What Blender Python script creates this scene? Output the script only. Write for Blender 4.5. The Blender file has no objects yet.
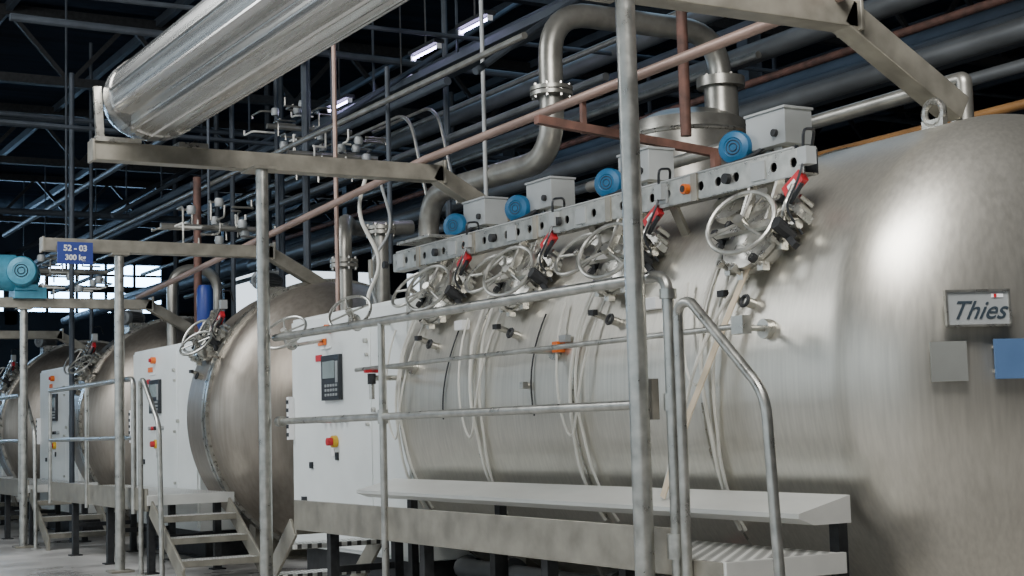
import bpy, bmesh, math, random
from mathutils import Vector, Matrix
random.seed(7)
S=bpy.context.scene
V=Vector
# ------------------------------------------------------------ materials
def mat(name,col,metal=0.0,rough=0.5,var=0.0,scale=(4,4,4),col2=None,bump=0.0,emit=None,es=0,rvar=0.0,detail=6,big=0.0):
    m=bpy.data.materials.new(name); m.use_nodes=True
    nt=m.node_tree; b=nt.nodes['Principled BSDF']
    b.inputs['Base Color'].default_value=(*col,1); b.inputs['Metallic'].default_value=metal
    b.inputs['Roughness'].default_value=rough
    if emit:
        b.inputs['Emission Color'].default_value=(*emit,1); b.inputs['Emission Strength'].default_value=es
    tc=nt.nodes.new('ShaderNodeTexCoord'); mp=nt.nodes.new('ShaderNodeMapping')
    mp.inputs['Scale'].default_value=scale
    nz=nt.nodes.new('ShaderNodeTexNoise'); nz.inputs['Scale'].default_value=1; nz.inputs['Detail'].default_value=detail
    nt.links.new(tc.outputs['Object'],mp.inputs[0]); nt.links.new(mp.outputs[0],nz.inputs['Vector'])
    cr=nt.nodes.new('ShaderNodeValToRGB')
    c2=col2 if col2 else tuple(c*(1-var) for c in col)
    cr.color_ramp.elements[0].position=.32; cr.color_ramp.elements[1].position=.68
    cr.color_ramp.elements[0].color=(*c2,1); cr.color_ramp.elements[1].color=(*col,1)
    nt.links.new(nz.outputs['Fac'],cr.inputs[0]); out=cr.outputs[0]
    if big:
        n2=nt.nodes.new('ShaderNodeTexNoise'); n2.inputs['Scale'].default_value=1.6; n2.inputs['Detail'].default_value=7; n2.inputs['Roughness'].default_value=.65
        nt.links.new(tc.outputs['Object'],n2.inputs['Vector'])
        mr2=nt.nodes.new('ShaderNodeMapRange'); mr2.inputs[1].default_value=.35; mr2.inputs[2].default_value=.65; mr2.inputs[3].default_value=1-big; mr2.inputs[4].default_value=1
        nt.links.new(n2.outputs['Fac'],mr2.inputs[0])
        mx=nt.nodes.new('ShaderNodeVectorMath'); mx.operation='SCALE'
        nt.links.new(out,mx.inputs[0]); nt.links.new(mr2.outputs[0],mx.inputs['Scale']); out=mx.outputs[0]
    nt.links.new(out,b.inputs['Base Color'])
    if rvar:
        mr=nt.nodes.new('ShaderNodeMapRange'); mr.inputs[1].default_value=.3; mr.inputs[2].default_value=.7
        mr.inputs[3].default_value=rough-rvar; mr.inputs[4].default_value=rough+rvar
        nt.links.new(nz.outputs['Fac'],mr.inputs[0]); nt.links.new(mr.outputs[0],b.inputs['Roughness'])
    if bump:
        bp=nt.nodes.new('ShaderNodeBump'); bp.inputs['Strength'].default_value=bump; bp.inputs['Distance'].default_value=.01
        nt.links.new(nz.outputs['Fac'],bp.inputs['Height']); nt.links.new(bp.outputs[0],b.inputs['Normal'])
    return m
M={}
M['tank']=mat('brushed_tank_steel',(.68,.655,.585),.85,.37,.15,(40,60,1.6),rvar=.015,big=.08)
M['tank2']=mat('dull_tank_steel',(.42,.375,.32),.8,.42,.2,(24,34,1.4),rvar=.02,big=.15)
M['steel']=mat('stainless_steel',(.60,.59,.54),.88,.30,.3,(20,20,20),rvar=.06)
M['tube']=mat('railing_steel',(.54,.54,.50),.8,.34,.35,(15,15,15),rvar=.08)
M['beam']=mat('grey_painted_steel',(.36,.34,.285),.45,.44,.35,(8,8,8),rvar=.08)
M['duct']=mat('galvanised_duct',(.58,.575,.55),.95,.27,.10,(20,.6,20),rvar=.02)
M['ledge']=mat('ledge_steel',(.78,.78,.74),.3,.38,.12,(5,2,5))
M['dark']=mat('dark_iron',(.04,.042,.045),.4,.55,.4,(20,20,20))
M['cab']=mat('white_enamel',(.80,.83,.81),0,.42,.08,(3,3,3))
M['black']=mat('black_plastic',(.02,.023,.028),0,.35,.3)
M['screen']=mat('hmi_screen',(.30,.36,.36),0,.2,.1)
M['red']=mat('red_plastic',(.55,.02,.03),0,.4,.2,(20,20,20))
M['orange']=mat('orange_plastic',(.85,.18,.02),0,.4,.15)
M['yellow']=mat('yellow_plastic',(.8,.5,.03),0,.5,.3,(3,3,3))
M['ochre']=mat('ochre_painted_pipe',(.38,.19,.06),.1,.55,.4,(3,3,3))
M['blue']=mat('motor_blue',(.008,.10,.22),.1,.42,.3,(15,15,15))
M['lblue']=mat('pale_blue_motor',(.08,.34,.48),.1,.45,.25,(15,15,15))
M['signblue']=mat('blue_sign',(.03,.06,.30),0,.4,.1)
M['plateblue']=mat('blue_plate',(.13,.24,.46),.3,.4,.2)
M['plategrey']=mat('grey_plate',(.34,.35,.33),.5,.42,.15)
M['white']=mat('white_hose',(.78,.77,.70),0,.45,.15,(10,10,10))
M['strap']=mat('beige_strap',(.80,.67,.49),0,.7,.2,(10,10,10))
M['rust']=mat('rusty_steel',(.21,.105,.08),.2,.65,.4,(9,9,9),col2=(.085,.05,.04))
M['copper']=mat('pinkish_primed_pipe',(.44,.31,.26),.4,.42,.4,(6,2,6))
M['pipeg']=mat('grey_pipe',(.41,.40,.36),.7,.35,.4,(6,6,6))
M['mpipe']=mat('dull_grey_pipe',(.17,.18,.185),.4,.5,.4,(5,2,5))
M['dpipe']=mat('dusty_dark_pipe',(.075,.09,.11),.3,.6,.4,(5,2,5))
M['box']=mat('grey_terminal_box',(.38,.40,.40),.2,.45,.15)
M['floor']=mat('wet_concrete',(.66,.64,.61),0,.40,.3,(1.1,1.1,1.1),col2=(.22,.215,.21),bump=.2,rvar=.22,detail=9)
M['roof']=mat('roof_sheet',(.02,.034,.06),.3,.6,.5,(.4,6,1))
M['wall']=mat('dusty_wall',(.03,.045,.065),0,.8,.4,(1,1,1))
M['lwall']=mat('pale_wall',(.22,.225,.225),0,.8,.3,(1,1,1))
M['glass']=mat('window_daylight',(.7,.85,1),0,.3,.0,emit=(.40,.66,1),es=18)
M['lamp']=mat('fluorescent_tube',(1,1,1),0,.3,.0,emit=(.60,.55,1),es=26)
M['ink']=mat('dark_lettering',(.03,.045,.06),0,.5,.1)
M['inkw']=mat('white_lettering',(.9,.9,.9),0,.5,.05)
def tread():
    m=mat('tread_plate',(.62,.62,.59),.3,.42,.2,(10,10,10))
    nt=m.node_tree; b=nt.nodes['Principled BSDF']
    tc=nt.nodes.new('ShaderNodeTexCoord'); mp=nt.nodes.new('ShaderNodeMapping')
    mp.inputs['Rotation'].default_value=(0,0,.785); mp.inputs['Scale'].default_value=(20,20,0.01)
    ck=nt.nodes.new('ShaderNodeTexVoronoi'); ck.voronoi_dimensions='2D'; ck.inputs['Scale'].default_value=1; ck.inputs['Randomness'].default_value=0
    cr=nt.nodes.new('ShaderNodeValToRGB'); cr.color_ramp.elements[0].position=.33; cr.color_ramp.elements[1].position=.40
    cr.color_ramp.elements[0].color=(.10,.10,.095,1); cr.color_ramp.elements[1].color=(.86,.86,.82,1)
    nt.links.new(tc.outputs['Object'],mp.inputs[0]); nt.links.new(mp.outputs[0],ck.inputs['Vector'])
    nt.links.new(ck.outputs['Distance'],cr.inputs[0]); nt.links.new(cr.outputs[0],b.inputs['Base Color'])
    return m
M['tread']=tread()

# ------------------------------------------------------------ mesh builder
def frame_of(n):
    n=n.normalized(); a=V((0,0,1)) if abs(n.z)<.9 else V((1,0,0))
    u=n.cross(a).normalized(); w=n.cross(u).normalized()
    return u,w
class B:
    def __init__(s,name): s.name=name; s.v=[]; s.f=[]; s.m=[]; s.mats=[]
    def mi(s,k):
        if k not in s.mats: s.mats.append(k)
        return s.mats.index(k)
    def add(s,vs,fs,k):
        o=len(s.v); s.v+= [tuple(p) for p in vs]; i=s.mi(k)
        for f in fs: s.f.append([o+j for j in f]); s.m.append(i)
    def box(s,c,sz,k,rot=None):
        c=V(c); h=V(sz)/2; vs=[]
        for x in(-1,1):
            for y in(-1,1):
                for z in(-1,1):
                    p=V((x*h.x,y*h.y,z*h.z))
                    if rot is not None: p=rot@p
                    vs.append(c+p)
        s.add(vs,[(0,1,3,2),(4,6,7,5),(0,4,5,1),(2,3,7,6),(0,2,6,4),(1,5,7,3)],k)
    def bar(s,a,b,w,h,k,up=V((0,0,1))):
        a=V(a);b=V(b);d=(b-a); L=d.length; d.normalize()
        u=d.cross(up)
        if u.length<1e-3: u=d.cross(V((0,1,0)))
        u.normalize(); w2=u.cross(d).normalized()
        R=Matrix((u,d,w2)).transposed()
        s.box((a+b)/2,(w,L,h),k,R)
    def lathe(s,prof,o,ax,k,n=24):
        o=V(o);ax=V(ax).normalized();u,w=frame_of(ax); vs=[];fs=[]
        for r,h in prof:
            for i in range(n):
                t=2*math.pi*i/n
                vs.append(o+ax*h+(u*math.cos(t)+w*math.sin(t))*max(r,1e-4))
        for j in range(len(prof)-1):
            for i in range(n):
                i2=(i+1)%n
                fs.append((j*n+i,j*n+i2,(j+1)*n+i2,(j+1)*n+i))
        fs.append(tuple(range(n))); L=(len(prof)-1)*n; fs.append(tuple(L+i for i in range(n)))
        s.add(vs,fs,k)
    def cyl(s,a,b,r,k,n=16,r2=None):
        a=V(a);b=V(b); s.lathe([(r,0),(r if r2 is None else r2,(b-a).length)],a,b-a,k,n)
    def torus(s,c,nrm,R,r,k,n=32,m=8):
        c=V(c);u,w=frame_of(V(nrm)); nn=V(nrm).normalized(); vs=[];fs=[]
        for i in range(n):
            t=2*math.pi*i/n; d=u*math.cos(t)+w*math.sin(t)
            for j in range(m):
                q=2*math.pi*j/m; vs.append(c+d*(R+r*math.cos(q))+nn*r*math.sin(q))
        for i in range(n):
            for j in range(m):
                fs.append((i*m+j,((i+1)%n)*m+j,((i+1)%n)*m+(j+1)%m,i*m+(j+1)%m))
        s.add(vs,fs,k)
    def tube(s,pts,r,k,fil=0,n=12,seg=6):
        P=[V(p) for p in pts]; Q=[P[0]]
        for i in range(1,len(P)-1):
            if fil<=0: Q.append(P[i]); continue
            a=(P[i-1]-P[i]); b=(P[i+1]-P[i]); f=min(fil,a.length*.49,b.length*.49)
            A=P[i]+a.normalized()*f; C=P[i]+b.normalized()*f
            for j in range(seg+1):
                t=j/seg; Q.append(A*(1-t)**2+P[i]*2*t*(1-t)+C*t*t)
        Q.append(P[-1])
        d0=(Q[1]-Q[0]).normalized(); u,w=frame_of(d0); vs=[];fs=[]
        for i,q in enumerate(Q):
            if i==0: d=(Q[1]-Q[0])
            elif i==len(Q)-1: d=(Q[-1]-Q[-2])
            else: d=(Q[i+1]-Q[i]).normalized()+(Q[i]-Q[i-1]).normalized()
            d.normalize(); u=(u-d*u.dot(d)).normalized(); w=d.cross(u)
            for j in range(n):
                t=2*math.pi*j/n; vs.append(q+(u*math.cos(t)+w*math.sin(t))*r)
        for i in range(len(Q)-1):
            for j in range(n):
                j2=(j+1)%n; fs.append((i*n+j,i*n+j2,(i+1)*n+j2,(i+1)*n+j))
        fs.append(tuple(range(n))); L=(len(Q)-1)*n; fs.append(tuple(L+i for i in range(n)))
        s.add(vs,fs,k)
    def holed(s,a,d,up,L,H,cell,rr,th,k):
        a=V(a);d=V(d).normalized();up=V(up).normalized();nn=d.cross(up)
        N=int(round(L/cell))
        for c in range(N):
            ctr=a+d*(cell*(c+.5))+up*H/2; n=16
            for side in (-th/2,th/2):
                vs=[];fs=[]
                for i in range(n):
                    t=2*math.pi*(i+.5)/n; cx,cy=math.cos(t),math.sin(t)
                    vs.append(ctr+d*cx*rr+up*cy*rr+nn*side)
                    q=max(abs(cx),abs(cy))
                    vs.append(ctr+d*cx/q*cell/2+up*cy/q*H/2+nn*side)
                for i in range(n):
                    j=(i+1)%n; fs.append((2*i,2*j,2*j+1,2*i+1))
                for sx,sy,i in ((1,1,1),(-1,1,5),(-1,-1,9),(1,-1,13)):
                    vs.append(ctr+d*sx*cell/2+up*sy*H/2+nn*side)
                    fs.append((2*i+1,2*((i+1)%n)+1,len(vs)-1))
                s.add(vs,fs,k)
            vs=[];fs=[]
            for i in range(n):
                t=2*math.pi*(i+.5)/n
                for side in (-th/2,th/2): vs.append(ctr+d*math.cos(t)*rr+up*math.sin(t)*rr+nn*side)
            for i in range(n):
                j=(i+1)%n; fs.append((2*i,2*j,2*j+1,2*i+1))
            s.add(vs,fs,k)
    def done(s,parent=None,bevel=0,angle=35,recalc=True):
        me=bpy.data.meshes.new(s.name); me.from_pydata(s.v,[],s.f)
        for k in s.mats: me.materials.append(M[k])
        me.polygons.foreach_set('material_index',s.m); me.update()
        bm=bmesh.new(); bm.from_mesh(me)
        if recalc: bmesh.ops.recalc_face_normals(bm,faces=bm.faces)
        bm.to_mesh(me); bm.free()
        me.polygons.foreach_set('use_smooth',[True]*len(me.polygons))
        me.set_sharp_from_angle(angle=math.radians(angle))
        ob=bpy.data.objects.new(s.name,me); S.collection.objects.link(ob)
        if bevel:
            md=ob.modifiers.new('bevel','BEVEL'); md.width=bevel; md.segments=2; md.limit_method='ANGLE'; md.angle_limit=math.radians(50)
        if parent: ob.parent=parent
        return ob
def empty(name,loc=(0,0,0)):
    e=bpy.data.objects.new(name,None); e.empty_display_size=.2; S.collection.objects.link(e); return e
def text(name,body,size,M4,k,parent,shear=0,ext=.003,off=.002):
    c=bpy.data.curves.new(name,'FONT'); c.body=body; c.size=size; c.extrude=ext; c.align_x='CENTER'; c.align_y='CENTER'; c.shear=shear
    c.offset=off
    c.materials.append(M[k]); o=bpy.data.objects.new(name,c); S.collection.objects.link(o); o.matrix_world=M4; o.parent=parent; return o

# ------------------------------------------------------------ building shell
b=B('floor'); b.box((8,16,-.1),(50,62,.2),'floor'); b.done()
b=B('ceiling')
vs=[];fs=[]
yy=4.0
while yy<40.5:
    vs+= [V((-16,yy,6.9)),V((32,yy,6.9)),V((-16,yy+.12,6.97)),V((32,yy+.12,6.97)),V((-16,yy+.24,6.9)),V((32,yy+.24,6.9))]
    o=len(vs)-6; fs+=[(o,o+1,o+3,o+2),(o+2,o+3,o+5,o+4)]
    yy+=.24
b.add(vs,fs,'roof'); b.box((8,15,7.1),(48,52,.1),'roof'); b.done(recalc=False)
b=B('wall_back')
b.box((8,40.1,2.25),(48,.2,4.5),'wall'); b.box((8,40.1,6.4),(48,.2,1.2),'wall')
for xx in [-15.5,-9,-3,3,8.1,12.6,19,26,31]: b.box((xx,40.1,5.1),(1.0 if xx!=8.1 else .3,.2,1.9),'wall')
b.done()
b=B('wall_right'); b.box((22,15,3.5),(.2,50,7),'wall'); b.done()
b=B('wall_left')
b.box((-7,15,.6),(.2,50,1.2),'lwall'); b.box((-7,15,6.2),(.2,50,1.7),'lwall')
for i in range(11): b.box((-7,-9.5+i*4.9,3.2),(.22,.5,4.4),'lwall')
b.done()
b=B('wall_front'); b.box((8,-9.9,3.5),(30,.2,7),'lwall'); b.done()
k=0
for x0,x1 in [(-2.5,2.5),(3.5,7.95),(8.25,12.1)]:
    k+=1
    b=B('window_%d'%k); b.box(((x0+x1)/2,40.2,5.15),(x1-x0,.02,1.4),'glass')
    for j,hh in ((4.72,.06),(5.12,.18),(5.5,.06)): b.box(((x0+x1)/2,40.05,j),(x1-x0,.06,hh),'dark')
    for j in range(6): b.box((x0+(x1-x0)*j/5,40.02,5.15),(.07,.06,1.4),'dark')
    b.done()
for Y in (14,20,26,33):
    b=B('roof_truss')
    b.bar((-6.8,Y,6.8),(21.9,Y,6.8),.12,.14,'dark'); b.bar((-6.8,Y,5.9),(21.9,Y,5.9),.12,.12,'dark')
    xx=-6.4
    while xx<20:
        b.bar((xx,Y,5.9),(xx+.8,Y,6.8),.06,.06,'dark'); b.bar((xx+.8,Y,6.8),(xx+1.6,Y,5.9),.06,.06,'dark'); xx+=1.6
    b.done()
b=B('roof_purlins')
for xx in range(-6,22,2): b.bar((xx,4,6.84),(xx,40,6.84),.08,.12,'dpipe')
b.done()
for Y in (14,20,26,33):
    b=B('building_column')
    for dx in(-.1,.1): b.box((11.5+dx,Y,2.93),(.015,.2,5.86),'dpipe')
    b.box((11.5,Y,2.93),(.2,.015,5.86),'dpipe'); b.box((11.5,Y,.01),(.4,.4,.02),'dpipe'); b.done()

# ------------------------------------------------------------ tank parts
XT,ZT,R=5.6,1.32,1.24
def surf(th,Y,off=0):
    return V((XT-(R+off)*math.cos(th),Y,ZT+(R+off)*math.sin(th)))
HTH=math.radians(31.5)
def hatch(par,Y,idx,detail=True):
    b=B('hatch_%d'%idx); th=HTH
    n=V((-math.cos(th),0,math.sin(th))); t=V((math.sin(th),0,math.cos(th))); y=V((0,1,0)); O=surf(th,Y)
    L=lambda a,c,d:O+n*a+y*c+t*d
    b.lathe([(.155,-.10),(.155,.04),(.195,.04),(.195,.06),(.185,.065),(.185,.072),(.195,.075),(.195,.095),(.14,.10),(.11,.12),(.06,.13),(0,.135)],O,n,'steel',28)
    for i in range(10):
        a=2*math.pi*(i+.5)/10; p=O+(y*math.cos(a)+t*math.sin(a))*.205
        b.cyl(p+n*.02,p+n*.13,.011,'steel',8); b.cyl(p+n*.105,p+n*.13,.022,'dark' if i%3==0 else 'steel',6)
        b.box(p+n*.05,(.04,.04,.04),'steel')
    b.bar(L(.14,-.23,0),L(.14,.23,0),.04,.025,'steel',up=n)
    b.bar(L(.05,-.23,0),L(.16,-.23,0),.04,.03,'dark',up=t); b.bar(L(.05,.23,0),L(.16,.23,0),.04,.03,'dark',up=t)
    b.cyl(L(.13,0,0),L(.2,0,0),.02,'steel',12)
    w=L(.20,-.03,-.01); nn=(n*1.0+y*-.35).normalized()
    b.torus(w,nn,.170,.012,'tube'); b.cyl(w-nn*.03,w+nn*.03,.026,'steel',12)
    u,q=frame_of(nn)
    for i in range(3):
        a=2*math.pi*i/3+.4; b.cyl(w,w+(u*math.cos(a)+q*math.sin(a))*.170,.008,'tube',8)
    for dy in(-.1,.1): b.bar(L(.11,dy,.05),L(.15,dy,.30),.018,.04,'steel',up=n)
    b.cyl(L(.15,-.14,.30),L(.15,.14,.30),.018,'steel',10)
    if detail:
        b.cyl(L(.05,-.24,-.02),L(.16,-.24,-.02),.03,'dark',10); b.cyl(L(.08,-.3,.02),L(.08,-.18,.02),.022,'steel',10)
        b.tube([L(.10,-.2,.02),L(.16,-.25,.08),L(.15,-.23,.20)],.012,'steel',.03,8)
        for k2 in range(3): b.cyl(L(.02,-.28+.02*k2,.07+.05*k2),L(.10,-.28+.02*k2,.07+.05*k2),.014,'steel',6)
        b.bar(L(.07,-.33,.05),L(.09,-.16,.16),.035,.05,'steel',up=n)
        b.bar(L(.05,-.30,-.08),L(.07,-.22,-.02),.03,.03,'dark',up=n); b.bar(L(.02,.24,-.1),L(.1,.22,0),.03,.03,'dark',up=n)
        b.tube([L(.12,-.22,.12),L(.15,-.29,.20)],.012,'black',0,8)
        b.bar((4.53,Y-.17,2.185),(4.53,Y-.29,2.255),.035,.06,'red'); b.bar((4.512,Y-.2,2.205),(4.512,Y-.25,2.235),.004,.018,'inkw')
        b.bar((4.55,Y-.12,2.15),(4.55,Y-.2,2.21),.03,.03,'black')
        b.box((4.52,Y-.33,2.335),(.06,.06,.08),'box')
        b.tube([(4.5,Y-.33,2.37),(4.48,Y-.36,2.45),(4.6,Y-.3,2.47),(4.66,Y-.2,2.38)],.007,'black',.04,6)
        b.tube([(4.5,Y-.33,2.31),(4.46,Y-.33,2.22),(4.42,Y-.28,2.1),(4.5,Y-.3,1.98)],.006,'black',.05,6)
        O2=surf(math.radians(43),Y+.36); n2=V((-math.cos(math.radians(40)),-.15,math.sin(math.radians(40)))).normalized()
        b.lathe([(.085,-.05),(.085,.06),(.115,.06),(.115,.1),(.07,.11),(0,.11)],O2,n2,'steel',20)
        if idx>1:
            w=surf(math.radians(33),Y+.34,.17); b.torus(w,n2,.15,.011,'tube'); b.cyl(surf(math.radians(33),Y+.34),w+n2*.02,.018,'steel',10)
            u,q=frame_of(n2)
            for i in range(3):
                a=2*math.pi*i/3; b.cyl(w,w+(u*math.cos(a)+q*math.sin(a))*.15,.008,'tube',8)
        b.cyl(surf(math.radians(17),Y-.04),surf(math.radians(17),Y-.04,.05),.024,'steel',12); b.torus(surf(math.radians(17),Y-.04,.055),(-1,0,.4),.026,.009,'dark',14,6)
        b.cyl(surf(math.radians(19),Y+.12),surf(math.radians(19),Y+.12,.06),.018,'steel',12)
        b.box(surf(math.radians(19),Y+.12,.07),(.03,.05,.03),'dark')
    b.done(par)
def motor(b,c,k='blue',ax=(-.8,-.6,0),sc=1.0):
    c=V(c);ax=V(ax).normalized(); u,w=frame_of(ax)
    b.lathe([(r*sc,h*sc) for r,h in [(0,-.24),(.06,-.24),(.06,-.2),(.1,-.2),(.1,-.17),(.086,-.17),(.086,.1),(.1,.1),(.108,.105),(.108,.17),(.098,.19),(.06,.2),(.06,.195),(0,.195)]],c,ax,k,28)
    for i in range(22):
        a=2*math.pi*i/22; d=u*math.cos(a)+w*math.sin(a)
        b.bar(c+d*.094*sc-ax*.165*sc,c+d*.094*sc+ax*.095*sc,.006*sc,.022*sc,k,up=d)
    for r in(.025,.045): b.torus(c+ax*.2*sc,ax,r*sc,.003*sc,'dark',18,4)
    b.box(c+V((0,0,-.11*sc)),(.16*sc,.2*sc,.04*sc),k)
def beamholes(par,y0,y1,idx=''):
    b=B('perforated_beam'+idx); x=4.53; z0=2.262; H=.118
    cell=.14; N=int((y1-y0)/cell); L=N*cell
    b.holed((x,y0,z0),(0,1,0),(0,0,1),L,H,cell,.024,.008,'tube')
    b.box((x+.04,y0+L/2,z0+H),(.08,L,.008),'steel'); b.box((x+.04,y0+L/2,z0),(.08,L,.008),'steel')
    b.box((x+.08,y0+L/2,z0+H/2),(.004,L,H),'dark')
    yy=y0+.3; i=0
    while yy<y0+L:
        if yy<9.1: b.bar((x+.05,yy,z0+.01),(x+.16,yy,2.05),.06,.02,'beam',up=V((1,0,0)))
        b.box((x-.006,yy+.02,z0+H/2),(.012,.10,H*.75),'box'); b.box((x-.006,yy+.52,z0+H/2),(.012,.05,H+.02),'beam')
        b.cyl((x-.03,yy+.25,z0+H/2),(x,yy+.25,z0+H/2),.026,'dark',14)
        if i%3==1: b.cyl((x-.035,yy-.2,z0+H/2),(x,yy-.2,z0+H/2),.026,'orange',14); b.cyl((x-.036,yy-.2,z0+H/2),(x-.04,yy-.2,z0+H/2),.018,'dark',12)
        yy+=.78; i+=1
    b.tube([(x+.05,y0+.1,z0+H+.02),(x+.05,y0+L,z0+H+.02)],.012,'black',0,6); b.tube([(x+.025,y0+.1,z0+H+.016),(x+.025,y0+L,z0+H+.016)],.008,'box',0,6)
    b.done(par)
def headprof(d,n=14):
    return [(R*math.cos(a),-d*math.sin(a)) for a in [math.pi/2*(1-i/n) for i in range(n+1)]]
def vessel(par,y0,y1,dn,df,k='tank'):
    b=B('vessel'); prof=headprof(dn,24)
    prof=[(r,h+0) for r,h in prof]+[(R,i*(y1-y0)/8) for i in range(1,9)]
    prof+= [(R*math.cos(a),(y1-y0)+df*math.sin(a)) for a in [math.pi/2*i/8 for i in range(1,9)]]
    b.lathe(prof,(XT,y0,ZT),(0,1,0),k,144)
    return b
def saddle(b,Y):
    b.box((XT,Y,.16),(1.5,.16,.32),'beam'); b.box((XT,Y,.01),(1.7,.3,.02),'beam')

# ---- main machine
mach=empty('dyeing_machine')
b=vessel(mach,4.9,9.12,.62,.04)
for Y in (5.77,6.92,8.07,9.1):
    b.torus((XT,Y,ZT),(0,1,0),R+.001,.007,'steel',96,6)
for Y in (5.6,8.4): saddle(b,Y)
b.done(mach,angle=25)
HY=[5.46,6.58,7.63,8.68]
for i,Y in enumerate(HY): hatch(mach,Y,i+1)
beamholes(mach,5.16,9.6)
b=B('drive_motors')
for Y in (6.20,7.40,8.48,9.36):
    motor(b,(5.03,Y,2.575),ax=(-.85,-.5,0),sc=.84); zb=2.64
    b.box((5.06,Y-.25,zb),(.18,.31,.18),'box'); b.box((5.06,Y-.25,zb+.095),(.195,.325,.014),'box')
    if Y<9: b.box((5.08,Y-.25,2.47),(.12,.14,.2),'steel'); b.box((5.06,Y,2.44),(.22,.24,.12),'steel')
    else: b.box((4.86,Y-.1,2.46),(.6,.5,.02),'steel'); b.box((5.06,Y,2.475),(.18,.2,.03),'steel'); b.box((5.08,Y-.25,2.515),(.12,.14,.09),'steel'); b.bar((4.9,Y-.3,2.45),(4.9,Y-.3,2.2),.04,.04,'steel')
    b.cyl((4.98,Y-.33,2.61),(4.95,Y-.33,2.61),.02,'dark')
    b.tube([(5.0,Y-.2,2.56),(4.9,Y-.2,2.5),(4.62,Y-.2,2.40)],.012,'black',.05,8)
b.done(mach,bevel=.004)
b=B('hoses')
for Y in (5.65,6.8,7.95,9.0):
    for dy,r,kk in((.06,.010,'white'),(-.02,.008,'white')):
        pts=[surf(math.radians(a),Y+.04+dy-.10*max(0,(a-14)/16)**1.5+.035*math.sin(a*.07+Y*3+dy*20),.014+.05*max(0,(a-10)/20)+.014*abs(math.sin(a*.1+1))) for a in range(30,-34,-3)]
        b.tube(pts,r,kk,0,8)
    # slack loop hanging from the hatch
    pts=[]
    for i in range(17):
        t=i/16; pts.append(surf(math.radians(24-34*math.sin(math.pi*t)*(.7 if Y<6 else 1)),Y-.12+.42*t,.03+.03*math.sin(math.pi*t)))
    b.tube(pts,.007,'white',0,8)
for Y in (7.3,8.4):
    pts=[surf(math.radians(a),Y+.05*math.sin(a*.09+Y),.012) for a in range(22,-8,-3)]; b.tube(pts,.005,'dark',0,6)
def ribbon(pts,w,t,k):
    for a,c in zip(pts[:-1],pts[1:]): b.bar(a,c,t,w,k,up=V((0,1,0)))
ribbon([V((4.42,5.40,1.94)),V((4.30,5.53,1.55)),V((4.22,5.68,1.2)),V((4.16,5.84,.80))],.04,.006,'strap')
b.tube([V((4.44,5.36,1.96)),V((4.33,5.62,1.62)),V((4.26,5.68,1.42)),V((4.2,5.9,.80))],.009,'white',.1,8)
b.done(mach)
b=B('sensors')
for th,Y,sz,kk in((20,6.25,(.04,.18,.06),'inkw'),(12,7.05,(.06,.05,.06),'orange'),(3,7.4,(.04,.04,.04),'steel'),(14,7.0,(.04,.07,.04),'box'),(22,8.3,(.06,.1,.06),'inkw')):
    p=surf(math.radians(th),Y,.03); b.box(p,sz,kk); b.cyl(surf(math.radians(th),Y,-.02),p,.015,'steel',8)
b.done(mach,bevel=.003)
b=B('lifting_lug')
b.torus((5.35,5.15,2.60),(1,0,0),.06,.018,'steel',20,8); b.box((5.35,5.15,2.53),(.03,.14,.08),'steel')
b.lathe([(.12,2.45),(.12,2.62),(.17,2.62),(.17,2.66),(0,2.66)],(5.75,7.0,0),(0,0,1),'steel')
b.done(mach)
def domept(x,z,y0=4.9,d=.62):
    q=1-((x-XT)/R)**2-((z-ZT)/R)**2; y=y0-d*math.sqrt(q)
    n=V(((x-XT)/R**2,(y-y0)/d**2,(z-ZT)/R**2)).normalized(); return V((x,y,z)),n
def plate(name,x,z,w,h,k,off=.02,rim=None,th=.012):
    p,n=domept(x,z); n=V((n.x,n.y,n.z*.25)).normalized()
    u=V((0,0,1)).cross(n).normalized(); v=n.cross(u); Rm=Matrix((u,v,n)).transposed()
    b=B(name); b.box(p+n*off,(w,h,th),k,Rm)
    for sx in(-.38,.38):
        for sz in(-.3,.3):
            q=p+u*w*sx+v*h*sz; b.cyl(q-n*.05,q+n*off,.008,'steel',8)
    if rim:
        for s in(-1,1):
            b.box(p+n*(off+.008)+u*s*w/2,(.009,h+.009,.022),rim,Rm); b.box(p+n*(off+.008)+v*s*h/2,(w+.009,.009,.022),rim,Rm)
            b.box(p+n*(off+.007)+u*s*(w/2-.02),(.003,h-.04,.003),'ink',Rm); b.box(p+n*(off+.007)+v*s*(h/2-.02),(w-.04,.003,.003),'ink',Rm)
    b.done(mach); M4=Rm.to_4x4(); M4.translation=p+n*(off+.008); return M4
m4=plate('maker_sign',4.785,1.585,.27,.145,'box',.05,'steel',.02)
t4=m4.copy(); t4.translation=m4.translation+ (m4.to_3x3()@V((-.005,-.012,.002)))
text('maker_lettering','Thies',.108,t4,'ink',mach,shear=.5,off=.0005)
b=B('maker_sign_sticker'); b.box(m4.translation+m4.to_3x3()@V((.085,.050,.004)),(.05,.014,.003),'inkw',m4.to_3x3()); b.box(m4.translation+m4.to_3x3()@V((.075,.050,.006)),(.012,.014,.003),'red',m4.to_3x3()); b.done(mach)
plate('grey_plate',4.665,1.37,.15,.165,'plategrey',.03)
plate('blue_plate',4.91,1.375,.17,.165,'plateblue',.04)

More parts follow.
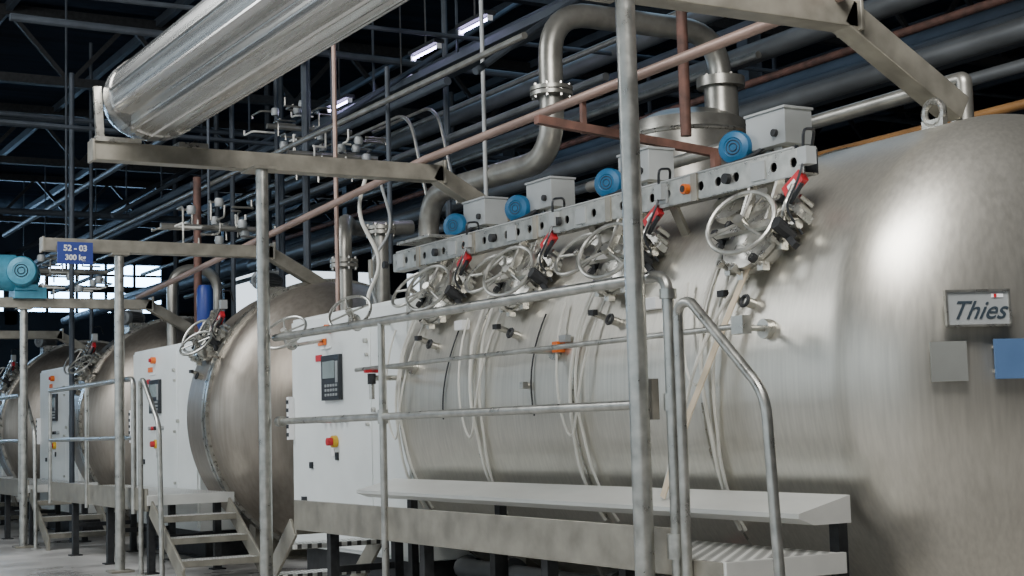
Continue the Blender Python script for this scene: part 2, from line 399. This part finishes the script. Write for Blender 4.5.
b=B('base_ledge')
y0,y1=4.78,9.2
vs=[V((4.36,y0,.83)),V((4.08,y0,.765)),V((4.08,y0,.745)),V((4.16,y0,.715)),V((4.36,y0,.715)),V((4.36,y1,.83)),V((4.08,y1,.765)),V((4.08,y1,.745)),V((4.16,y1,.715)),V((4.36,y1,.715))]
b.add(vs,[(0,1,6,5),(1,2,7,6),(2,3,8,7),(3,4,9,8),(4,0,5,9),(0,4,3,2,1),(5,6,7,8,9)],'ledge')
for Y in (4.95,6.4,7.9,9.1): b.box((4.44,Y,.36),(.05,.06,.72),'dark'); b.box((4.38,Y,.72),(.14,.05,.03),'dark')
b.done(mach,angle=20)
b=B('grab_rail')
b.tube([(4.16,5.2,1.565),(4.16,9.35,1.565)],.014,'tube')
for Y in (5.28,7.1,8.9):
    b.tube([(4.16,Y,1.565),(4.40,Y,1.56)],.014,'tube'); b.cyl((4.345,Y,1.56),(4.385,Y,1.56),.045,'steel')
b.box((4.16,5.2,1.57),(.05,.08,.08),'tube')
b.done(mach)
b=B('drain_cock')
b.tube([(4.4,9.1,1.50),(4.16,9.1,1.50),(4.16,9.1,1.36)],.018,'steel',.04); b.box((4.16,9.1,1.545),(.1,.03,.02),'red'); b.cyl((4.16,9.1,1.46),(4.16,9.1,1.53),.028,'dark')
b.done(mach)
b=B('drain_piping')
b.tube([(4.75,5.4,.22),(4.75,9.0,.22),(4.9,9.2,.22)],.07,'mpipe',.1)
for Y in (6.0,7.2,8.4): b.tube([(4.75,Y,.22),(5.0,Y,.22),(5.2,Y,.4)],.04,'mpipe',.08); b.cyl((4.75,Y-.1,.22),(4.75,Y-.05,.22),.11,'mpipe',18); b.torus((4.6,Y,.45),(-1,0,0),.06,.008,'red',18,6); b.cyl((4.75,Y,.22),(4.6,Y,.45),.01,'steel',8)
b.done(mach)

# ------------------------------------------------------------ platform + railings
def platform(name,y0,y1,zt=.555,ytop=.72,ytoe=None,x1=4.4):
    b=B(name); ytoe=ytoe or y0; hb=ytop-.53; xc=(3.66+x1)/2; w=x1-3.66
    b.box((xc,(y0+y1)/2,zt-.015),(w,y1-y0,.03),'tread')
    b.box((3.655,(ytoe+y1)/2,ytop-hb/2),(.02,y1-ytoe,hb),'beam'); b.box((3.69,(ytoe+y1)/2,zt-.04),(.08,y1-ytoe,.012),'beam')
    b.box((xc,y0-.01,zt-.04),(w+.02,.025,.085),'ledge'); b.box((xc,y1+.01,zt-.05),(w,.025,.11),'beam'); b.box((3.655,(y0+ytoe)/2,zt-.04),(.02,ytoe-y0+.01,.08),'beam')
    yy=y0+.12
    while yy<y1:
        for x in(3.72,x1-.1): b.box((x,yy,(zt-.03)/2),(.06,.06,zt-.03),'dark'); b.box((x,yy,.006),(.12,.12,.012),'dark')
        b.box(((3.72+x1-.1)/2,yy,.3),(x1-.1-3.72,.04,.04),'dark')
        yy+=1.3
    return b
platform('walkway_platform',4.74,9.22,.60,ytoe=5.03,x1=4.26).done(bevel=.002)
def stairs(name,ystart,s,zt=.60,n=2):
    b=B(name)
    for i in range(n):
        z=zt-(i+1)*zt/(n+1); Y=ystart+s*(.14+.26*i)
        b.box((4.0,Y,z-.015),(.66,.22,.03),'tread'); b.box((4.0,Y+s*.11,z-.025),(.66,.01,.05),'beam')
    for x in(3.665,4.335):
        b.bar((x,ystart+s*.02,zt-.10),(x,ystart+s*(.26*n+.1),.06),.02,.14,'beam')
        b.box((x,ystart+s*(.26*n+.07),.05),(.03,.08,.1),'beam')
    return b
stairs('steel_stairs',9.26,1,.64).done(bevel=.003)
stairs('steel_stairs',4.70,-1,.52).done(bevel=.003)
XR=3.64
b=B('railing')
b.tube([(XR,9.50,1.79),(XR,5.02,1.76),(XR,5.02,.50)],.025,'tube',.09,14)
b.tube([(XR,9.48,1.23),(XR,5.15,1.23)],.021,'tube')
b.tube([(XR,7.82,1.77),(XR,7.82,.0)],.021,'tube')
b.box((XR-.01,5.17,1.25),(.035,.1,.17),'beam'); b.cyl((XR,5.02,.60),(XR,5.02,.70),.042,'tube'); b.cyl((XR,5.02,1.2),(XR,5.02,1.27),.034,'tube')
b.cyl((XR,9.45,1.23),(XR,9.38,1.23),.035,'tube'); b.cyl((XR,5.2,1.23),(XR,5.28,1.23),.035,'tube')
b.cyl((XR,7.82,1.19),(XR,7.82,1.27),.03,'tube'); b.cyl((XR,5.02,1.66),(XR,5.02,1.70),.036,'tube')
b.done()
def stairrail(Y0,s=1):
    b=B('stair_handrail')
    b.tube([(XR-.02,Y0,.0),(XR-.02,Y0,1.62),(XR-.02,Y0-.08,1.64),(XR-.02,Y0-.53,1.25),(XR-.02,Y0-.60,0)],.021,'tube',.09,14)
    b.cyl((XR-.02,Y0,0),(XR-.02,Y0,.012),.05,'tube'); b.cyl((XR-.02,Y0-.60,0),(XR-.02,Y0-.60,.012),.05,'tube')
    b.done()
stairrail(4.93)

# ------------------------------------------------------------ overhead frames
def oframe(Y,z=3.02,xl=2.45,w=.12,pr=.042,py=0):
    b=B('overhead_support_frame')
    b.cyl((3.56,Y+py,0),(3.56,Y+py,z-.05),pr,'tube',20); b.box((3.56,Y+py,.01),(.2,.2,.02),'beam'); b.box((3.56,Y+py/2,z-.065),(.16,.14+abs(py),.02),'beam')
    b.box(((xl+4.98)/2,Y,z),(4.98-xl,w,w),'beam'); b.bar((4.92,Y,z+.01),(5.66,Y,z-.40),w,w,'beam',up=V((0,1,0)))
    b.box((4.98,Y,z+.01),(.02,w+.05,w+.05),'beam'); b.box((xl,Y,z),(.02,w+.02,w+.02),'beam')
    b.cyl((5.66,Y,z-.36),(5.66,Y,2.50),.03,'steel')
    b.done(bevel=.004)
oframe(5.3,3.07,2.45,.13,.042,-.16); oframe(9.62,3.0,py=-.12)
oframe(13.05,2.82,2.9,.11); oframe(16.9,2.66,2.6,.11); oframe(21.2,2.6,2.6,.11)

b=B('exhaust_duct')
n=240; y0,y1=2.5,9.75
def rr(t,rid=1.0):
    d=math.degrees(t)%360; r=.285
    def bump(c,w,h):
        q=abs((d-c+180)%360-180)/w
        return h*.5*(1+math.cos(math.pi*q)) if q<1 else 0
    for c in (30,90,150,178,262,310,340): r+=rid*bump(c,3,.010)
    r-=rid*bump(222,15,.055); r-=rid*bump(288,10,.035); r+=rid*bump(204,4,.012); r+=rid*bump(240,4,.012)
    return r
CX,CZ=2.83,3.355
ring=lambda Y,s,rid=1:[V((CX+s*rr(2*math.pi*i/n,rid)*1.1*math.cos(2*math.pi*i/n),Y,CZ+s*rr(2*math.pi*i/n,rid)*.93*math.sin(2*math.pi*i/n))) for i in range(n)]
vs=[];rs=[(y0,1,1),(9.40,1,1),(9.405,1.04,0),(9.54,1.04,0),(9.545,1.0,0),(9.62,.99,0),(9.70,.93,0),(9.75,.80,0),(9.77,.5,0)]
for Y,s,rd in rs: vs+=ring(Y,s,rd)
fs=[]
for j in range(len(rs)-1):
    for i in range(n): fs.append((j*n+i,j*n+(i+1)%n,(j+1)*n+(i+1)%n,(j+1)*n+i))
fs.append(tuple(range(n))); fs.append(tuple((len(rs)-1)*n+i for i in range(n)))
b.add(vs,fs,'duct')
b.bar((2.50,9.60,3.05),(2.48,9.60,3.42),.04,.05,'steel'); b.box((2.6,9.6,3.07),(.3,.14,.03),'steel'); b.box((3.1,9.6,3.07),(.2,.14,.03),'steel')
b.done(angle=30)

def pipe(name,pts,r,k,fil=.15,fl=()):
    b=B(name); b.tube(pts,r,k,fil,14,8)
    for p,d in fl:
        p=V(p);d=V(d).normalized()
        b.cyl(p-d*.035,p-d*.005,r*1.75,k,20); b.cyl(p+d*.005,p+d*.035,r*1.75,k,20)
        u,w=frame_of(d)
        for i in range(8):
            a=i*math.pi/4; q=p+(u*math.cos(a)+w*math.sin(a))*r*1.5; b.cyl(q-d*.055,q+d*.055,.012,'steel',6)
    return b.done()
pipe('condensate_pipe',[(4.85,2.5,3.165),(4.85,9.6,3.10),(4.85,13.1,2.93),(4.85,17,2.75)],.03,'copper',0)
pipe('process_pipe',[(6.0,11.85,1.6),(6.0,11.85,3.24),(6.0,9.7,3.2),(6.0,9.7,4.36),(7.65,9.7,4.36),(7.65,9.7,3.0)],.095,'pipeg',.38,[((6.0,9.7,3.72),(0,0,1)),((7.65,9.7,3.95),(0,0,1)),((6,11.85,2.3),(0,0,1))])
b=B('expansion_vessel'); b.lathe([(0,0),(.5,0),(.5,3.5),(.47,3.62),(.3,3.7),(0,3.73)],(7.45,9.9,0),(0,0,1),'pipeg',40); b.torus((7.45,9.9,3.5),(0,0,1),.5,.02,'steel')
b.lathe([(.14,3.4),(.14,3.9),(.2,3.9),(.2,3.98),(.14,3.98)],(7.65,9.7,0),(0,0,1),'pipeg'); b.done()
pipe('hanging_pipe',[(6.75,9.0,6.85),(6.75,9.0,3.3)],.042,'rust',0)
b=B('angle_bracket'); b.bar((4.5,7.45,2.95),(5.9,7.55,2.86),.05,.05,'rust'); b.bar((5.85,7.5,2.87),(5.85,7.5,2.5),.05,.05,'rust'); b.bar((4.86,7.5,2.9),(4.86,7.5,3.12),.03,.03,'rust');b.done()
pipe('steam_pipe',[(6.0,5.55,2.4),(6.0,5.55,2.92),(6.0,9.2,2.90)],.042,'pipeg',.03)
pipe('gas_pipe',[(8.3,5.5,3.3),(8.3,14,3.3)],.035,'ochre',0)
pipe('brown_riser',[(5.4,16.5,0),(5.4,16.5,4.1)],.045,'rust',0)
pipe('conduit',[(5.6,11.8,4.35),(5.6,11.8,2.6)],.022,'dpipe',0)
pipe('riser_pipe',[(5.05,11.7,0),(5.05,11.7,4.6)],.02,'copper',0)
pipe('riser_pipe',[(5.9,10.6,2.6),(5.9,10.6,4.7)],.018,'box',0)
pipe('conduit',[(6.4,14.5,4.25),(6.4,13.0,4.25),(6.4,12.6,3.2)],.017,'pipeg',.3)
pipe('conduit',[(6.7,14.5,4.35),(6.7,13.0,4.35),(6.7,12.6,3.3)],.017,'pipeg',.3)
pipe('elbow_pipe',[(5.2,11.9,0),(5.2,11.9,3.0),(5.6,12.6,3.0),(6.2,12.6,3.05)],.07,'pipeg',.3,[((5.2,11.9,2.6),(0,0,1))])
pipe('elbow_pipe',[(5.55,11.9,0),(5.55,11.9,2.95)],.08,'pipeg',.3,[((5.55,11.9,2.9),(0,0,1))])
pipe('elbow_pipe',[(5.25,17.0,0),(5.25,17.0,3.1),(5.8,17.0,3.1),(5.8,17.0,0)],.06,'pipeg',.3)
pipe('riser_pipe',[(4.2,17.4,0),(4.2,17.4,5.4)],.03,'dpipe',0)
pipe('flexible_hose',[(5.0,10.9,3.3),(4.9,10.95,2.9),(5.1,10.9,2.5),(4.95,10.9,2.2),(5.0,10.9,2.04)],.016,'white',.15)
pipe('flexible_hose',[(5.1,11.0,3.3),(5.25,11.0,2.8),(5.0,11.0,2.45),(5.12,11.0,2.05)],.012,'box',.15)

b=B('ceiling_service_pipes')
for i in range(10):
    X=9.0+i*.62; z=4.1+.22*i+.1*math.sin(i*3)
    b.tube([(X,5,z),(X,38,z)],[.10,.07,.2,.06,.14,.1,.18,.08,.12,.16][i],'dpipe',0,14)
for i in range(6):
    b.tube([(8.8,5,3.72+i*.27),(8.8,24,3.72+i*.27)],[.05,.09,.035,.10,.06,.09][i],['mpipe','mpipe','rust','mpipe','dpipe','mpipe'][i],0,14)
for i in range(12):
    Y=13+i*1.9; z=4.6+random.random()*1.3
    if Y<25: b.tube([(3,Y,z),(20,Y+random.uniform(-.5,.5),z+random.uniform(-.2,.2))],random.uniform(.02,.06),'dpipe',0,10)
for i in range(10):
    X=5.5+i*.45; z=3.9+random.random()*1.6; b.tube([(X,9+random.random()*4,z),(X,30,z)],random.uniform(.02,.05),random.choice(['dpipe','dpipe','mpipe','pipeg']),0,10)
for i in range(14):
    X=5+random.random()*9; Y=14+random.random()*14; b.tube([(X,Y,2),(X,Y,6.6)],random.uniform(.02,.05),'dpipe',0,8)
for i in range(7):
    Y=10+i*3.5; b.tube([(5.5,Y,3.9+i*.1),(9.5,Y+1.5,6.6)],.03,'dpipe',0,8)
b.done()
b=B('cable_tray')
b.box((6.95,20,4.75),(.3,28,.01),'dpipe')
for dx in(-.15,.15): b.box((6.95+dx,20,4.78),(.01,28,.07),'dpipe')
for i in range(14): b.bar((6.95,7+i*2,4.75),(6.95,7+i*2,6.8),.02,.02,'dpipe')
for i in range(4): b.tube([(6.87+.05*i,6.2,4.78),(6.87+.05*i,34,4.78)],.014,'black',0,6)
b.done()
for Y,X,z in((12.2,6.72,4.95),(13.3,6.75,4.95),(15.5,6.75,4.85),(14.6,7.1,4.95)):
    b=B('fluorescent_lamp'); b.box((X,Y,z+.05),(.11,.6,.04),'dark'); b.cyl((X,Y-.28,z),(X,Y+.28,z),.013,'lamp')
    for s in(-.29,.29): b.box((X,Y+s,z),(.05,.02,.05),'inkw')
    b.cyl((X,Y,z+.06),(X,Y,6.85),.01,'dark',6); b.done()
for c in((6.1,14.2,4.0),(6.3,15.3,4.5),(4.9,14.6,3.25),(4.4,18.5,3.2)):
    b=B('valve_manifold'); c=V(c)
    for i in range(22):
        p=c+V((random.uniform(-.4,.4),random.uniform(-.4,.4),random.uniform(-.25,.25))); d=V((random.uniform(-.3,.3),random.uniform(-.3,.3),random.uniform(-.2,.2)))
        b.tube([p,p+V((d.x,0,0)),p+V((d.x,d.y,0)),p+d],.011,'white' if i%4==0 else 'pipeg',.05,8)
        if i%3==0: b.lathe([(.04,-.04),(.05,0),(.04,.04)],p,(0,0,1),'box',12)
    b.cyl(c-V((.5,0,0)),c+V((.5,0,0)),.03,'pipeg'); b.cyl(c,V((c.x,c.y,6.8)),.015,'dpipe',6)
    b.done()

# ------------------------------------------------------------ control cabinets
def cabinet(y0,y1,full=True):
    e=empty('control_cabinet'); b=B('enclosure'); X0=4.5; ym=(y0+y1)/2
    b.box((4.8,ym,1.16),(.6,y1-y0,1.80),'cab'); b.box((4.82,ym,.13),(.5,y1-y0-.1,.26),'dark'); b.box((4.82,ym,.01),(.56,y1-y0,.02),'dark')
    b.done(e,bevel=.012)
    b=B('doors'); ys=y0+.62
    b.box((X0-.008,(y0+.02+ys-.006)/2,1.16),(.02,ys-.006-y0-.02,1.74),'cab'); b.box((X0-.008,(ys+.006+y1-.02)/2,1.16),(.02,y1-.02-ys-.006,1.74),'cab')
    b.done(e,bevel=.004)
    b=B('controls'); f=X0-.025; yc=y1-.86
    b.box((f-.01,yc,1.56),(.03,.34,.34),'black'); b.box((f-.027,yc+.02,1.62),(.006,.22,.13),'screen')
    for i in range(5):
        for j in range(3): b.box((f-.027,yc-.12+i*.05,1.50-j*.035),(.006,.03,.02),'box')
    b.box((f-.027,yc-.13,1.60),(.006,.04,.16),'box')
    b.box((f,yc+.2,1.84),(.006,.16,.05),'orange'); b.box((f,yc+.27,1.72),(.006,.12,.05),'red'); b.box((f,yc+.13,1.79),(.006,.2,.015),'inkw')
    b.cyl((f+.01,yc+.05,1.93),(f-.04,yc+.05,1.93),.035,'orange'); b.cyl((f-.03,yc+.05,1.93),(f-.06,yc+.05,1.93),.02,'red')
    b.cyl((f+.01,yc-.03,1.08),(f-.03,yc-.03,1.08),.045,'yellow'); b.cyl((f-.02,yc-.03,1.08),(f-.07,yc-.03,1.08),.03,'red')
    for i,kk in enumerate(('box','black','black','red','box')): b.cyl((f+.01,yc-.22+i*.1,1.24),(f-.03,yc-.22+i*.1,1.24),.02,kk,12)
    b.box((f,yc-.05,.97),(.01,.05,.06),'black'); b.box((f,yc+.02,1.0),(.01,.05,.06),'inkw')
    b.box((f,yc+.45,.9),(.02,.05,.05),'black'); b.cyl((f+.01,ys-.06,1.3),(f-.02,ys-.06,1.3),.018,'steel'); b.cyl((f+.01,ys+.06,1.8),(f-.02,ys+.06,1.8),.018,'steel')
    for i in range(3): b.cyl((f+.01,ys+.05,.7+i*.5),(f-.015,ys+.05,.7+i*.5),.014,'steel',10)
    b.box((f,y1-.25,.62),(.01,.1,.07),'black')
    b.box((X0-.03,y1-.03,1.27),(.07,.05,.34),'inkw')
    for i in range(5): b.box((X0-.068,y1-.03,1.14+i*.065),(.01,.04,.03),'dark')
    b.done(e,bevel=.002)
    return e
cabinet(9.2,11.35); cabinet(13.75,15.9); cabinet(18.25,20.3); cabinet(22.75,24.8)

# ------------------------------------------------------------ the machines further down the row
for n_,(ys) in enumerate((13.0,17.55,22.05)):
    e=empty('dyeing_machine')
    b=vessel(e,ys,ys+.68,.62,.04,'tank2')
    b.lathe([(R,-.02),(R+.035,-.02),(R+.035,.03),(R,.03)],(XT,ys+.06,ZT),(0,1,0),'steel',96)
    b.lathe([(R,-.02),(R+.035,-.02),(R+.035,.03),(R,.03)],(XT,ys+.13,ZT),(0,1,0),'steel',96)
    saddle(b,ys+.3); b.done(e,angle=25)
    hatch(e,ys+.42,1)
    b=B('drive_motors'); motor(b,(5.02,ys+.3,2.58),'mpipe',sc=.8); b.box((5.06,ys+.3,2.46),(.2,.2,.12),'steel'); b.box((5.12,ys+.55,2.62),(.16,.2,.16),'box'); b.box((5.12,ys+.55,2.5),(.1,.1,.14),'steel'); b.done(e)
    platform('walkway_platform',ys-.45,ys+3.0,.66,.72).done(bevel=.003)
    stairs('steel_stairs',ys-.5,-1,.66,3).done(bevel=.003)
    b=B('railing')
    b.tube([(XR,ys+3.0,1.66),(XR,ys-.1,1.66),(XR,ys-.1,.5)],.024,'tube',.09); b.tube([(XR,ys+3.0,1.15),(XR,ys-.1,1.15)],.02,'tube')
    b.tube([(XR,ys+1.5,1.66),(XR,ys+1.5,.5)],.02,'tube'); b.tube([(XR,ys+3.0,1.66),(XR,ys+3.0,.5)],.02,'tube'); b.done()
    stairrail(ys-.38)
def valve(c,base,nrm,RR=.15):
    b=B('valve_handwheel'); c=V(c); nn=V(nrm).normalized()
    b.torus(c,nn,RR,.011,'tube'); b.cyl(c-nn*.02,c+nn*.03,.024,'steel',12)
    u,q=frame_of(nn)
    for i in range(4): a=i*math.pi/2+.5; b.cyl(c,c+(u*math.cos(a)+q*math.sin(a))*RR,.007,'tube',8)
    b.tube([c,c-nn*.14,V(base)],.014,'steel',.05,8); b.lathe([(.03,-.06),(.045,-.03),(.045,.03),(.03,.06)],c-nn*.1,nn,'steel',12)
    b.done()
valve((4.1,9.3,1.95),(4.52,9.5,1.9),(-.6,-.5,.6)); valve((4.1,10.5,1.90),(4.52,10.7,1.86),(-.6,-.4,.7),.17)
valve((4.1,12.6,1.95),(4.5,13.1,1.85),(-.6,-.3,.7)); valve((4.25,17.2,2.0),(4.55,17.6,1.9),(-.6,-.3,.7))

b=B('ventilator_motor')
motor(b,(3.55,16.85,2.98),'lblue',(-.3,-.95,0),1.5); b.lathe([(.14,-.34),(.2,-.3),(.2,-.1)],(3.55,16.85,2.98),(1,0,0),'lblue'); b.box((3.6,16.9,2.76),(.34,.3,.12),'lblue')
b.done()
e=empty('number_sign')
b=B('sign_board'); b.box((3.15,12.93,2.74),(.30,.015,.19),'signblue'); b.box((3.15,12.955,2.80),(.2,.06,.02),'beam'); b.done(e)
Rm=Matrix(((1,0,0),(0,0,-1),(0,1,0))).to_4x4()
a=Rm.copy(); a.translation=V((3.15,12.92,2.78)); text('sign_text_top','52 - 03',.07,a,'inkw',e)
a=Rm.copy(); a.translation=V((3.15,12.92,2.70)); text('sign_text_bottom','300 kg',.065,a,'inkw',e)
b=B('strainer_pot'); b.lathe([(0,2.3),(.07,2.31),(.09,2.36),(.09,2.75),(.07,2.8),(0,2.81)],(5.3,15.95,0),(0,0,1),'signblue'); b.cyl((5.3,15.95,0),(5.3,15.95,2.3),.03,'pipeg'); b.done()

# ------------------------------------------------------------ lights
w=bpy.data.worlds.new('World'); S.world=w; w.use_nodes=True
bg=w.node_tree.nodes['Background']; bg.inputs[0].default_value=(.78,.90,1,1); bg.inputs[1].default_value=1.9
def area(name,loc,target,sx,sy,pw,col):
    l=bpy.data.lights.new(name,'AREA'); l.shape='RECTANGLE'; l.size=sx; l.size_y=sy; l.energy=pw; l.color=col
    o=bpy.data.objects.new(name,l); S.collection.objects.link(o); o.location=loc
    o.rotation_euler=(V(target)-V(loc)).to_track_quat('-Z','Y').to_euler(); return o
area('skylight',(1.5,2.6,6.7),(3.8,5.5,1),4,3,1150,(1,.98,.95))
area('skylight',(1.0,13,6.7),(3.5,13.5,1),3,9,850,(.95,.98,1))
area('rooflight',(9,14,6.5),(9,14,0),2,8,50,(.45,.7,1))

# ------------------------------------------------------------ camera
p=math.radians(5.3); yaw=math.radians(30); ro=math.radians(1.6)
h=V((math.sin(yaw),math.cos(yaw),0)); r0=V((math.cos(yaw),-math.sin(yaw),0)); z=V((0,0,1))
f=h*math.cos(p)+z*math.sin(p); u0=-h*math.sin(p)+z*math.cos(p)
Rv=r0*math.cos(ro)-u0*math.sin(ro); Uv=r0*math.sin(ro)+u0*math.cos(ro)
cd=bpy.data.cameras.new('camera'); cd.lens=1500/1024*36; cd.sensor_width=36; cd.clip_end=200
co=bpy.data.objects.new('camera',cd); S.collection.objects.link(co)
m=Matrix((Rv,Uv,-f)).transposed().to_4x4(); m.translation=V((0,0,1.15)); co.matrix_world=m
S.camera=co
